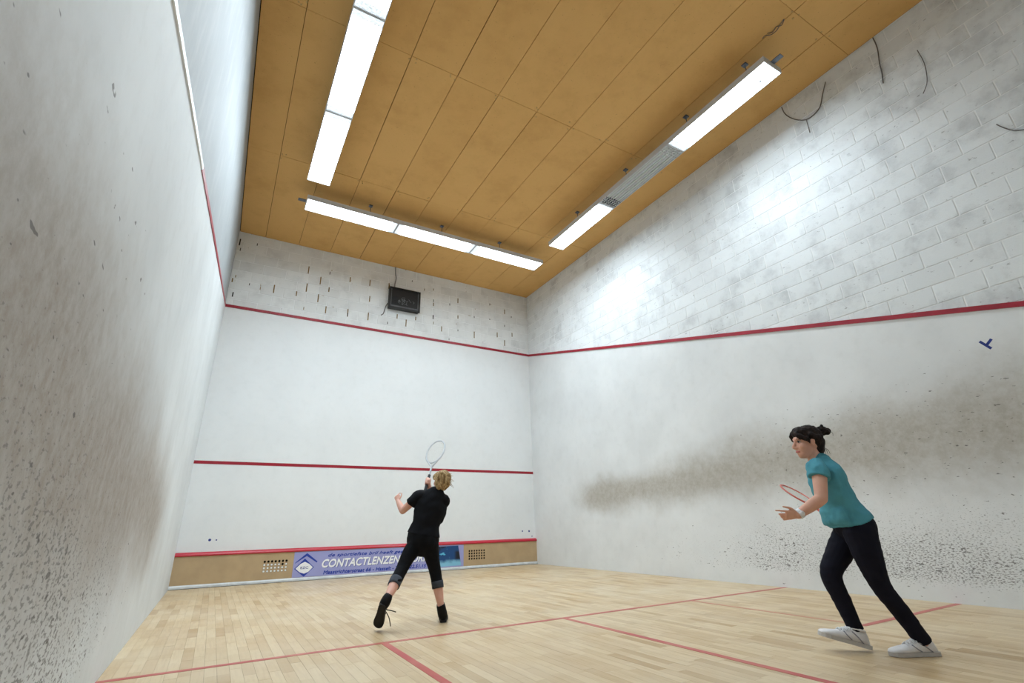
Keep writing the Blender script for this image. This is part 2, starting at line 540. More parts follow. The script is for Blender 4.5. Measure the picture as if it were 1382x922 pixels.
for (bx, bz, r) in ((.415, .668, .02), (.505, .665, .011), (6.079, .645, .016), (6.244, .641, .02), (6.312, .54, .012)):
    MB().disc((bx, 0, bz), (0, -1, 0), r, .001).build('ink_mark', M['ink'], wall_front)

# --- right wall
wall_right = slab('wall_right', (W + BK, -D - .2, -.2), (W + BK + .2, .2, H + .2), M['mortar_right'], 'long white wall with painted blocks above the sloping red line', 'wall')
MB().prism([(W, 0, 0), (W, -D, 0), (W, -D, line_z(D)), (W, 0, LZ0)], (BK, 0, 0)).build('plaster', M['plaster_right'], wall_right)
lay_blocks(wall_right, D, (LSL, 1, -(LZ0 + .005)), M['brick_right'], lambda u, z: Vector((W + BK, -u, z)), Vector((-1, 0, 0)), .32, .12, 9)
def slope_strip(x, d0, d1, t, name, mat, wall, h=.05):
    MB().prism([(x, -d0, line_z(d0) - h / 2), (x, -d1, line_z(d1) - h / 2), (x, -d1, line_z(d1) + h / 2), (x, -d0, line_z(d0) + h / 2)], (t, 0, 0)).build(name, mat, wall)
slope_strip(W + BK, 0, D, -BK - .012, 'court_line', M['red_line'], wall_right)
# the blue pen mark (T shape lying on its side)
def wall_stroke(pts, wid, mat, name):
    a, b = [on_plane(q[0], q[1], 0, W) for q in pts]
    t = (b - a).normalized(); s = t.cross(Vector((1, 0, 0))) * wid / 2
    MB().prism([a - s, b - s, b + s, a + s], (-.001, 0, 0)).build(name, mat, wall_right)
wall_stroke(((1322, 461), (1338, 470.5)), .022, M['ink'], 'ink_mark')
wall_stroke(((1331.5, 466), (1338, 457.5)), .022, M['ink'], 'ink_mark')

# --- left wall
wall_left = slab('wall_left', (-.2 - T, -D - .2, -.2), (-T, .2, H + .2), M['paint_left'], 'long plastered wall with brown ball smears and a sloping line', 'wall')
MB().prism([(0, 0, 0), (0, -D, 0), (0, -D, line_z(D)), (0, 0, LZ0)], (-T, 0, 0)).build('plaster', M['plaster_left'], wall_left)
slope_strip(-T, 0, 6.15, T + .006, 'court_line', M['red_line'], wall_left, .045)
slope_strip(-T, 6.15, D, T + .008, 'lit_lip_edging', M['white_strip'], wall_left, .03)  # raised lip; the light it catches is put into the white colour
# --- back wall
slab('wall_back', (-.2, -D - .2, -.2), (W + .2, -D, H + .2), M['plaster_back'], 'plain plastered back wall of the court', 'wall')

# ------------------------------------------------------------------ luminaires
M['housing'] = plain('white_enamel', lin(206, 208, 212), .4, .5, 0, .06)
M['louvre'] = plain('louvre_white', lin(236, 238, 240), .35, .5, 0, .08)
M['bracket'] = plain('galvanised_bracket', lin(110, 116, 126), .4, .5, .7, .3)
M['speck'] = plain('dead_insect', lin(60, 58, 60), .8)
def glow_mat(k):
    t = NT('lit_diffuser')
    t.b.inputs['Emission Color'].default_value = (*TINT, 1); t.b.inputs['Emission Strength'].default_value = GLOW * k
    return t.out((.8, .82, .84), .4)
def dim_mat():
    t = NT('lit_grille')
    x = t.xyz(t.pos()); n = t.noise(t.scale(t.pos(), (60, 60, 10)), 1., 3)
    t.set(t.b.inputs['Emission Strength'], t.sstep(n, .35, .65, .35, 1.3)); t.b.inputs['Emission Color'].default_value = (*TINT, 1)
    return t.out((.6, .62, .64), .5)
M['grille'] = dim_mat()
M['tube_off'] = plain('unlit_tube', lin(214, 220, 218), .3, .5, 0, .04)

LB = 5.80
def luminaire(p0, ax, lit, label, hooks, brackets, k_=1.):
    """row of three luminaires; p0 = lower corner start, ax = unit vector of the run, width to its left"""
    ax = Vector(ax); sd = Vector((-ax.y, ax.x, 0)); up = Vector((0, 0, 1)); WID = .335; UL = 1.522; HH = .085
    p0 = Vector(p0); mid = p0 + ax * (UL * 1.5) + sd * WID / 2
    glow = glow_mat(k_)
    root = empty('fluorescent_luminaire', (mid.x, mid.y, LB))
    tag(root, label, 'light', 'hanging fluorescent light rows')
    def P(a, b, c): return p0 + ax * a + sd * b + up * (c)
    def bar(a0, a1, b0, b1, c0, c1, name, mat):
        return MB().obox(P((a0 + a1) / 2, (b0 + b1) / 2, (c0 + c1) / 2), ax * (a1 - a0) / 2, sd * (b1 - b0) / 2, up * (c1 - c0) / 2).build(name, mat, root)
    for k in range(3):
        a0, a1 = k * UL + .003, (k + 1) * UL - .003
        hb = MB()
        def hbx(x0, x1, b0, b1, c0, c1):
            hb.obox(P((x0 + x1) / 2, (b0 + b1) / 2, (c0 + c1) / 2), ax * (x1 - x0) / 2, sd * (b1 - b0) / 2, up * (c1 - c0) / 2)
        hbx(a0, a1, 0, WID, HH - .008, HH)
        hbx(a0, a1, 0, .008, 0, HH - .008); hbx(a0, a1, WID - .008, WID, 0, HH - .008)
        hbx(a0, a0 + .012, .008, WID - .008, 0, HH - .008); hbx(a1 - .012, a1, .008, WID - .008, 0, HH - .008)
        hb.build('housing', M['housing'], root)
        if lit[k]:
            bar(a0 + .10, a1 - .10, .01, WID - .01, .012, .02, 'diffuser', glow)
            bar(a0 + .013, a0 + .098, .01, WID - .01, .012, .02, 'end_grille', M['grille'] if k else glow)
            bar(a1 - .098, a1 - .013, .01, WID - .01, .012, .02, 'end_grille', M['grille'] if k < 2 else glow)
            L = bpy.data.lights.new('tube_light', 'AREA'); L.shape = 'RECTANGLE'; L.size = UL - .06; L.size_y = WID - .05
            L.energy = LAMP_W * k_; L.color = TINT; L.spread = math.radians(124)
            lo = bpy.data.objects.new('tube_light', L); col.objects.link(lo); lo.parent = root
            lo.location = P((a0 + a1) / 2, WID / 2, .004) - root.location
            lo.rotation_euler = (0, 0, math.atan2(ax.y, ax.x))
        else:
            bar(a0 + .013, a1 - .013, .01, WID - .01, .034, .040, 'reflector', M['housing'])
            for b in (.07, .168, .265):
                MB().tube([P(a0 + .05, b, .02), P(a1 - .05, b, .02)], .013, 10).build('tube', M['tube_off'], root)
            for b in (.03, .12, .215, .305):
                bar(a0 + .013, a1 - .013, b - .003, b + .003, .004, .033, 'louvre_blade', M['louvre'])
            for e in (a0 + .10, a1 - .10):
                for q in range(4):
                    bar(e - .07 + q * .04, e - .064 + q * .04, .01, WID - .01, .002, .03, 'cross_blade', M['louvre'] if e < a0 + .5 else M['bracket'])
    for a in hooks:
        t = MB(); c = P(a, WID / 2 + .02, 0)
        t.tube([c + up * HH, c + up * (HH + .1), c + up * (H - LB)], .006, 6)
        t.obox(c + up * (HH + .012), ax * .02, sd * .05, up * .012)
        t.obox(c + up * (H - LB - .008), ax * .03, sd * .03, up * .008)
        t.build('hanger', M['bracket'], root)
    for a in brackets:
        s = -1 if a < 1 else 1
        e = P(0 if s < 0 else 3 * UL, WID / 2, HH - .02)
        MB().obox(e + ax * s * .06, ax * .06, sd * .035, up * .004).build('end_bracket', M['bracket'], root)
    return root, P

F, FP = luminaire((.925, -2.14, LB), (1, 0, 0), (1, 1, 1), 'hanging row of three lit fluorescent lights along the front wall', (1.05, 2.4, 3.65), (0,), .78)
L_, LP = luminaire((1.185, -2.62 - 3 * 1.522, LB), (0, 1, 0), (1, 1, 1), 'hanging row of fluorescent lights beside the smooth plastered wall', (.6, 1.9, 3.2), (), 1.12)
R_, RP = luminaire((5.545, -7.325, LB), (0, 1, 0), (1, 0, 1), 'hanging fluorescent row with its middle unit unlit', (.3, 1.25, 2.5, 3.8), (0,), 1.15)
for (root, (px, py), r) in ((R_, (1026, 110), .016), (L_, (456, 197), .012), (F, (563, 323), .012), (F, (574, 326), .01), (F, (577, 322), .012), (F, (579, 327), .01), (F, (589, 331), .014), (F, (484, 303), .014)):
    q = on_plane(px, py, 2, LB + .012)
    MB().disc(q, (0, 0, -1), r, .003, 8).build('speck', M['speck'], root)

# ------------------------------------------------------------------ tin board with banner
M['tin_wood'] = plain('tan_fibreboard', lin(190, 164, 128), .65, .3, 0, .12, 4)
M['tin_rail'] = plain('red_rail_paint', lin(190, 24, 50), .35, .5, 0, .1, 5)
M['tin_base'] = plain('white_base_strip', lin(214, 218, 220), .5, .4, 0, .2, 8)
tin = empty('tin_board', (W / 2, -.02, 0))
tag(tin, 'low tan tin board with red top rail along the foot of the front wall', 'board')
TY = -.034; TH = .012
def holes_board(x0, x1, z0, z1, hx, hz, r):
    """board between x0..x1, z0..z1 with round holes at hx x hz, as ring cells"""
    mb = MB(); n = 12
    bx = [x0] + [(a + b) / 2 for a, b in zip(hx, hx[1:])] + [x1]; bz = [z0] + [(a + b) / 2 for a, b in zip(hz, hz[1:])] + [z1]
    for i, cx in enumerate(hx):
        for j, cz in enumerate(hz):
            sq, ci = [], []
            for k in range(n):
                a = 2 * math.pi * (k + .5) / n; c, s = math.cos(a), math.sin(a)
                ex = (bx[i + 1] - cx) if c > 0 else (cx - bx[i]); ez = (bz[j + 1] - cz) if s > 0 else (cz - bz[j])
                # square parametrisation by quadrant
                q = max(abs(c), abs(s)); sq.append((cx + c / q * ex, cz + s / q * ez)); ci.append((cx + r * c, cz + r * s))
            # snap the corners
            for k, a in enumerate([2 * math.pi * (kk + .5) / n for kk in range(n)]):
                if abs(abs(math.cos(a)) - abs(math.sin(a))) < 1e-6: pass
            v = [(x, TY, z) for x, z in sq] + [(x, TY, z) for x, z in ci] + [(x, TY + TH, z) for x, z in ci]
            f = [(k, (k + 1) % n, n + (k + 1) % n, n + k) for k in range(n)] + [(n + k, n + (k + 1) % n, 2 * n + (k + 1) % n, 2 * n + k) for k in range(n)]
            mb.add(v, f)
    return mb
ZB, ZT = .05, .445
mbT = MB()
V1, V2 = (1.20, 1.60), (4.80, 5.205)
for (a, b) in ((0, V1[0]), (V1[1], V2[0]), (V2[1], W)):
    mbT.box((a, TY, ZB), (b, TY + TH, ZT))
for v in (V1, V2):
    mbT.box((v[0], TY, ZB), (v[1], TY + TH, .12)); mbT.box((v[0], TY, .36), (v[1], TY + TH, ZT))
hz = [.175, .222, .269, .316]
for v, hx in ((V1, [1.235 + .0535 * k for k in range(7)]), (V2, [4.842 + .0535 * k for k in range(7)])):
    h = holes_board(v[0], v[1], .12, .36, hx, hz, .0185)
    mbT.add(h.v, h.f)
mbT.build('board', M['tin_wood'], tin)
M['void'] = plain('painted_vent_shade', lin(22, 18, 15), .9, .1)  # dark sheets behind the holes stand in for shade inside the hollow tin
MB().box((V1[0], -.006, .12), (V1[1], -.001, .36)).build('vent_shade', M['void'], tin)
MB().box((V2[0], -.006, .12), (V2[1], -.001, .36)).build('vent_shade', M['void'], tin)
for k in range(7):
    for j in range(3):
        if (k, j) == (5, 2): continue
        MB().disc((1.235 + .0535 * k, TY + .008, hz[j]), (0, -1, 0), .0152, .004, 12).build('plug', M['white_strip'], tin)
MB().prism([(0, 0, .448), (0, TY - .012, .445), (0, TY - .016, .462), (0, TY - .004, .482), (0, 0, .50)], (W, 0, 0)).build('top_rail', M['tin_rail'], tin)
MB().prism([(0, 0, 0), (0, TY - .016, 0), (0, TY - .016, .03), (0, TY, .052), (0, 0, .052)], (W, 0, 0)).build('base_strip', M['tin_base'], tin)
MB().box((0, TY - .018, 0), (W, TY - .016, .006)).build('base_dark_line', M['gap_dark'], tin)  # thin dark line along the foot of the base strip

# banner
M['banner'] = plain('lilac_banner', lin(160, 162, 212), .5, .4, 0, .06, 3)
M['b_blue'] = plain('banner_blue', lin(36, 62, 160), .5, .4, 0, .05)
M['b_white'] = plain('banner_white', lin(244, 244, 246), .5, .4, 0, .03)
M['b_shadow'] = plain('banner_shadow', lin(84, 92, 150), .5, .4, 0, .03)
BY = TY - .004
ban = empty('advertising_banner', (3.19, BY, .05))
tag(ban, 'lilac printed advertising banner with blue and white lettering on the tin', 'banner')
MB().box((1.665, BY, .055), (4.715, TY, .44)).build('sheet', M['banner'], ban)
def text(s, x, z, h, length, mat, lay, shear=.25, bold=.004, name='lettering', split=False):
    def outline(body):
        cu_ = bpy.data.curves.new('t', 'FONT'); cu_.body = body; cu_.size = 1; cu_.shear = shear; cu_.resolution_u = 3
        o = bpy.data.objects.new('t', cu_); col.objects.link(o)
        dg = bpy.context.evaluated_depsgraph_get(); dg.update()
        me = bpy.data.meshes.new_from_object(o.evaluated_get(dg)); bpy.data.objects.remove(o)
        vs = [(v.co.x, v.co.y) for v in me.vertices]; fs = [tuple(p.vertices) for p in me.polygons]
        bpy.data.meshes.remove(me)
        return vs, fs
    vs, fs = outline(s); x0 = min(v[0] for v in vs); x1 = max(v[0] for v in vs)
    sx_ = length / (x1 - x0); sz = h / .70
    groups = [(vs, fs)]
    if split:
        groups = []
        for k in range(len(s)):
            v1, f1 = outline(s[k]); v2, _ = outline(s[:k + 1])
            dx = max(v[0] for v in v2) - max(v[0] for v in v1)
            groups.append(([(a + dx, b) for a, b in v1], f1))
    for v_, f_ in groups:
        mb = MB()
        for k, (ox, oz) in enumerate(((0, 0), (bold, 0), (bold * .5, bold * .7), (bold * .5, -bold * .7))):
            yy = BY - .0006 * lay - .00012 * k
            mb.add([(x + (a - x0) * sx_ + ox, yy, z + b * sz + oz) for a, b in v_], f_)
        o = mb.build('letter' if split else name, mat, ban)
        if not split: o['kind'] = 'stuff'
text('de sportiefste bril heeft geen montuur', 2.20, .345, .05, 1.83, M['b_blue'], 1, .3, .004)
text('CONTACTLENZEN', 2.122, .176, .125, 1.345, M['b_shadow'], 1, .25, .009, split=True)
text('CONTACTLENZEN', 2.112, .183, .122, 1.345, M['b_white'], 2, .25, .009, split=True)
text('URM', 3.70, .178, .122, .34, M['b_shadow'], 1, .25, .009, split=True)
text('URM', 3.69, .185, .122, .34, M['b_white'], 2, .25, .009, split=True)
text('Maastrichterstraat 66 - Hasselt - Tel.', 2.145, .078, .055, 1.36, M['b_blue'], 1, .25, .006)
text('22.51.15', 3.635, .08, .055, .32, M['b_blue'], 1, .25, .006)
# emblem
def flat(pts, mat, lay, name):
    MB().prism([(x, BY, z) for x, z in pts], (0, -.0006 * lay, 0)).build(name, mat, ban)
flat([(1.685, .262), (1.70, .285), (1.855, .412), (1.868, .412), (2.035, .282), (2.03, .262), (1.86, .372)], M['b_blue'], 1, 'emblem_chevron')
flat([(1.685, .185), (1.835, .335), (1.99, .195), (1.845, .047 + .012)], M['b_blue'], 1, 'emblem_diamond')
flat([(1.705, .186), (1.775, .255), (1.84, .285), (1.91, .25), (1.972, .196), (1.91, .13), (1.845, .105), (1.775, .13)], M['b_white'], 2, 'emblem_field')
text('EZC', 1.78, .178, .034, .12, M['b_shadow'], 3, 0, .002, 'emblem_lettering')
def water_mat():
    t = NT('printed_underwater_picture'); p = t.pos(); x = t.xyz(p)
    n = t.noise(t.scale(p, (6, 1, 10)), 1., 4)
    c = t.mix(t.sstep(t.m_('ADD', x[2], t.m_('MULTIPLY', n, .12)), .18, .26), lin(130, 190, 216), lin(10, 66, 120))
    c = t.mix(t.sstep(t.m_('ADD', t.m_('SUBTRACT', x[2], x[0]), t.m_('MULTIPLY', n, .5)), -3.72, -3.6), c, lin(8, 20, 40))
    c = t.mix(t.m_('MULTIPLY', t.sstep(t.noise(t.scale(p, (9, 1, 16)), 1., 3), .60, .66), t.sstep(x[0], 4.45, 4.35)), c, lin(90, 180, 215))
    c = t.mix(t.m_('MULTIPLY', t.sstep(x[0], 4.5, 4.58), t.m_('MULTIPLY', t.sstep(x[2], .17, .2), t.sstep(x[2], .36, .3))), c, lin(14, 18, 32))
    return t.out(c, .5)
flat([(4.12, .42), (4.60, .425), (4.665, .075), (4.20, .07)], water_mat(), 1, 'picture_print')

# ------------------------------------------------------------------ black panel on the front wall, cables
M['black'] = plain('black_plastic', lin(24, 25, 28), .45, .4)
M['black2'] = plain('dark_grille', lin(38, 40, 44), .6, .3, 0, .5, 40)
M['cable_grey'] = plain('grey_cable', lin(150, 146, 146), .6)
M['cable_dark'] = plain('dark_cable', lin(104, 98, 96), .7)
sp = empty('wall_speaker', (3.24, 0, 5.12))
tag(sp, 'black framed speaker box on the block part of the front wall', 'speaker')
X0, X1, Z0, Z1 = 2.905, 3.585, 5.118, 5.602
yb = -.13
MB().box((X0 + .01, yb + .03, Z0 + .01), (X1 - .01, .004, Z1 - .01)).build('cabinet', M['black'], sp)
fr = MB()
for a, b in (((X0, yb, Z0), (X1, yb + .05, Z0 + .03)), ((X0, yb, Z1 - .03), (X1, yb + .05, Z1)), ((X0, yb, Z0 + .03), (X0 + .03, yb + .05, Z1 - .03)), ((X1 - .03, yb, Z0 + .03), (X1, yb + .05, Z1 - .03))):
    fr.box(a, b)
fr.build('frame', M['black'], sp)
gm = plain('worn_grey_rim', lin(92, 94, 98), .5, .4, 0, .4, 12)
ri = MB()
for a, b in (((X0 + .03, yb + .012, Z0 + .03), (X1 - .03, yb + .03, Z0 + .07)), ((X0 + .03, yb + .015, Z0 + .07), (X0 + .05, yb + .03, Z1 - .03)), ((X1 - .055, yb + .012, Z0 + .07), (X1 - .03, yb + .03, Z1 - .03))):
    ri.box(a, b)
ri.build('inner_rim', gm, sp)
MB().box((X0 + .05, yb + .02, Z0 + .07), (X1 - .055, yb + .03, Z1 - .03)).build('grille', M['black'], sp)
MB().box((X0 + .06, yb + .012, Z0 + .10), (X0 + .19, yb + .02, Z0 + .28)).build('patch', M['black2'], sp)
scm = plain('pale_scratches', lin(110, 112, 116), .7)
srs = random.Random(4)
scb = MB()
for k in range(22):
    cx = X0 + .2 + srs.random() * .36; cz = Z0 + .12 + srs.random() * .12 + (.06 if srs.random() < .3 else 0)
    a = srs.random() * 3.1; l = .02 + srs.random() * .025
    scb.obox((cx, yb + .0185, cz), Vector((math.cos(a), 0, math.sin(a))) * l, Vector((0, .0015, 0)), Vector((-math.sin(a), 0, math.cos(a))) * .004)
scb.build('scratches', scm, sp)
def cable(pts, r, mat, label, name='cable', group=None, cat='cable'):
    o = MB().tube(pts, r, 7, 4, 'round').build(name, mat, None, True)
    return tag(o, label, cat, group)
def fw(px, py, y): return on_plane(px, py, 1, y)
cable([(3.023, -.012, H - .002), (3.035, -.02, 5.98), (3.05, -.03, 5.86), (3.03, -.04, 5.72), (3.02, -.06, 5.605)], .012, M['cable_grey'], 'grey cable running from the ceiling down to the black speaker')
cable([(2.906, -.04, 5.24), (2.87, -.035, 5.17), (2.85, -.025, 5.08), (2.83, -.018, 4.99), (2.79, -.012, 4.95)], .009, M['cable_dark'], 'short dark cable end dangling beside the black speaker')
def rw(pts, off=.012): return [on_plane(a, b, 0, W - off) for a, b in pts]
cable(rw([(1055, 145), (1059, 153), (1067, 159), (1078, 162), (1089, 161), (1100, 153), (1107, 143), (1110, 128), (1114, 111)]), .006, M['cable_dark'], 'dark cable loop hanging from the ceiling edge over the blocks')
cable(rw([(1088, 161), (1090, 168), (1093, 179)]), .004, M['cable_dark'], 'short dark wire stub under the cable loop on the blocks')
cable(rw([(1178, 51), (1184, 65), (1187, 85), (1190, 97), (1192, 112)]), .006, M['cable_dark'], 'dark cable hanging straight down the blocks from the ceiling edge')
cable(rw([(1238, 68), (1246, 82), (1250, 96), (1251, 112), (1246, 126)]), .004, M['cable_dark'], 'thin bent wire on the blocks between the hanging cables')
cable(rw([(1345, 168), (1356, 173), (1368, 176), (1382, 175), (1400, 172)]), .0045, M['cable_dark'], 'thin wire bowed sideways across the upper blocks')
cw = [(1029, 52), (1033, 48), (1040, 47), (1045, 44), (1049, 40), (1053, 33), (1058, 26), (1055, 34), (1048, 36), (1044, 42), (1041, 44), (1036, 45)]
cable([on_plane(a, b, 2, H - .01 - .01 * (k % 3)) for k, (a, b) in enumerate(cw)], .0045, M['cable_dark'], 'tangle of thin dark cobweb threads under the ceiling boards', 'cobweb_tangle', cat='wire')  # cobweb scribble modelled as one thin dark tube

# ================================================================== PEOPLE
def skin_mat(name, c):
    t = NT(name); p = t.objc()
    k = t.mix(t.sstep(t.noise(p, 14, 4), .35, .7, 0, .5), c, tuple(v * f for v, f in zip(c, (.92, .8, .78))))
    t.b.inputs['Subsurface Weight'].default_value = .08
    t.b.inputs['Subsurface Radius'].default_value = (.01, .004, .002)
    return t.out(k, .5, .4)
def cloth_mat(name, c, var=.2, rough=.85):
    t = NT(name); p = t.objc()
    k = t.mix(t.sstep(t.noise(p, 9, 5), .35, .7), c, tuple(v * (1 - var) for v in c))
    t.bump(t.noise(p, 300, 2), .2, .002)
    return t.out(k, rough, .15)
def hair_mat(name, a, b, sc=(1, 1, 1)):
    t = NT(name); p = t.objc()
    n = t.noise(t.scale(p, sc), 60, 5, .6)
    k = t.mix(t.sstep(n, .35, .68), a, b)
    t.bump(n, .5, .006)
    return t.out(k, .65, .15)
M['skin1'] = skin_mat('skin_tone_warm', lin(214, 164, 142))
M['skin2'] = skin_mat('skin_tone_light', lin(222, 172, 154))
M['teal'] = cloth_mat('teal_jersey', lin(84, 152, 168), .2)
M['navy'] = cloth_mat('navy_legging', lin(22, 22, 34), .2)
M['blk'] = cloth_mat('black_jersey', lin(20, 21, 26), .2)
M['blk_leg'] = cloth_mat('black_legging', lin(17, 18, 22), .2)
M['greycuff'] = cloth_mat('grey_mottled_cuff', lin(74, 78, 86), .4)
M['hair_dark'] = hair_mat('dark_brown_hair', lin(22, 16, 15), lin(46, 34, 30))
M['hair_blond'] = hair_mat('dark_blond_hair', lin(110, 86, 56), lin(196, 168, 122), (1, 1, .35))
M['shoe_white'] = plain('white_leather', lin(226, 222, 222), .5, .4, 0, .1, 20)
M['shoe_grey'] = plain('grey_trim', lin(150, 150, 160), .5)
M['sole'] = plain('pale_rubber_sole', lin(196, 190, 186), .7, .3, 0, .2, 20)
M['shoe_black'] = plain('black_canvas', lin(18, 18, 21), .7, .2)
M['sole_black'] = plain('black_rubber_sole', lin(30, 29, 30), .7, .3)
M['lace'] = plain('pale_lace', lin(232, 232, 234), .7)
M['lace2'] = plain('dark_lace', lin(84, 74, 66), .7)
M['eye'] = plain('eye_white', lin(228, 224, 220), .2, .6, 0, .02)
M['iris'] = plain('dark_iris', lin(40, 28, 22), .2, .6)
M['lip'] = plain('lip', lin(190, 104, 100), .5)
M['band'] = plain('white_wristband', lin(234, 236, 240), .4)

RR = Vector((math.cos(YAW), -math.sin(YAW), 0)); FD = Vector((math.sin(YAW), math.cos(YAW), 0)); UP = Vector((0, 0, 1))
def joint_fn(depth):
    def J(px, py, off=0.):
        d = ray(px, py); t = (depth + off) / d.dot(FD)
        return CAM + d * t
    return J

def head(mb, c, f, u, s):
    """skull, face, ears; f = facing, u = up"""
    f = f.normalized(); u = (u - f * u.dot(f)).normalized(); l = u.cross(f)
    def P(a, b, d): return c + (f * a + l * b + u * d) * s
    def E(p, rf, rl, ru): mb.ell(P(*p), f * rf * s, l * rl * s, u * ru * s)
    E((-.008, 0, .022), .094, .074, .093)
    E((.03, 0, -.035), .06, .058, .075)
    E((.048, 0, -.075), .042, .042, .036)
    E((.066, 0, -.092), .02, .02, .018)                       # chin
    E((.074, 0, .028), .016, .05, .016)                       # brow
    for k in (-1, 1):
        E((.055, k * .038, -.028), .028, .022, .026)          # cheek
        E((.004, k * .074, -.010), .015, .008, .026)           # ear
        E((-.006, k * .078, .0), .01, .007, .02)
    mb.sweep([P(.084, 0, .018), P(.096, 0, -.006), P(.107, 0, -.028), P(.09, 0, -.036)], [.008 * s, .009 * s, .0125 * s, .01 * s], n=8, sub=2)
    E((.094, .011, -.033), .01, .007, .007); E((.094, -.011, -.033), .01, .007, .007)
    E((.086, 0, -.056), .010, .019, .0065); E((.083, 0, -.068), .010, .017, .0075)
    return P, f, l, u

def face_parts(P, f, l, u, s, parent, hairm):
    for k in (-1, 1):
        e = MB().ell(P(.072, k * .032, .004), f * .009 * s, l * .012 * s, u * .006 * s).build('eye', M['eye'], parent, True)
        MB().ell(P(.0775, k * .034, .004), f * .006 * s, l * .008 * s, u * .006 * s).build('iris', M['iris'], e, True)
        MB().sweep([P(.082, k * .018, .007), P(.0815, k * .033, .0115), P(.070, k * .047, .006)], [.0016 * s, .0032 * s, .0022 * s], n=6, sub=3).build('eyelash', M['iris'], parent, True)
        MB().sweep([P(.083, k * .014, .022), P(.082, k * .034, .028), P(.066, k * .054, .02)], .0035 * s, n=6, sub=3).build('eyebrow', hairm, parent, True)
    MB().sweep([P(.084, -.022, -.062), P(.096, 0, -.0595), P(.084, .022, -.062)], .0055 * s, .004 * s, u, n=8, sub=3).build('lips', M['lip'], parent, True)

def hand_open(mb, wrist, d, nrm, thumb, s, curls, spread=.10):
    """wrist -> direction d; nrm = back of the hand; thumb = side of the thumb"""
    d = d.normalized(); thumb = (thumb - d * thumb.dot(d)).normalized(); nrm = (nrm - d * nrm.dot(d) - thumb * nrm.dot(thumb)).normalized()
    mb.sweep([wrist - d * .01 * s, wrist + d * .03 * s, wrist + d * .06 * s, wrist + d * .085 * s], [.026 * s, .034 * s, .04 * s, .038 * s], [.018 * s, .016 * s, .014 * s, .012 * s], thumb, n=12, sub=3)
    lens = [(.042, .026, .021), (.046, .030, .022), (.043, .027, .021), (.033, .021, .018)]
    for i, (seg, cu_) in enumerate(zip(lens, curls)):
        base = wrist + d * (.082 - .004 * abs(i - 1)) * s + thumb * (.030 - .0205 * i) * s
        ang = spread * (1.2 - i)
        dd = (d * math.cos(ang) + thumb * math.sin(ang)).normalized()
        pts = [base]; a = 0
        for j, L in enumerate(seg):
            a += cu_ * (1, 1.15, .8)[j]
            pts.append(pts[-1] + (dd * math.cos(a) - nrm * math.sin(a)) * L * s)
        mb.sweep(pts, [.0088 * s, .0084 * s, .0078 * s, .0068 * s], n=8, sub=2)
    tb = wrist + d * .025 * s + thumb * .026 * s
    td = (thumb * .75 + d * .7 - nrm * .25).normalized()
    td2 = (thumb * .25 + d * .95 - nrm * .3).normalized()
    mb.sweep([tb, tb + td * .035 * s, tb + td * .04 * s + td2 * .03 * s, tb + td * .04 * s + td2 * .052 * s], [.0125 * s, .0105 * s, .0092 * s, .0078 * s], n=8, sub=2)

def hand_grip(mb, c, axis, out, s, wrist):
    """fist closed round a handle; out = from the handle to the palm side"""
    axis = axis.normalized(); out = (out - axis * out.dot(axis)).normalized(); sd = axis.cross(out)
    mb.sweep([c + out * .026 * s - axis * .035 * s, c + out * .028 * s, c + out * .026 * s + axis * .035 * s], [.034 * s, .037 * s, .034 * s], [.014 * s, .016 * s, .014 * s], sd, n=12, sub=3)
    mb.sweep([c + out * .028 * s, (c + out * .03 * s) * .4 + wrist * .6, wrist], [.026 * s, .027 * s, .025 * s], n=12, sub=3)
    for i in range(4):
        q = c + axis * (.033 - .021 * i) * s
        R = .0245 * s; pts = []
        for k in range(6):
            a = .5 + k * .86
            pts.append(q + (out * math.cos(a) + sd * math.sin(a)) * R)
        mb.sweep(pts, [.0095 * s, .0095 * s, .009 * s, .0085 * s, .008 * s, .007 * s], n=8, sub=2)
    pts = []
    for k in range(4):
        a = -.3 - k * .75
        pts.append(c + axis * (.040 + .007 * k) * s + (out * math.cos(a) + sd * math.sin(a)) * .0255 * s)
    mb.sweep(pts, [.013 * s, .0115 * s, .0098 * s, .0085 * s], n=8, sub=2)

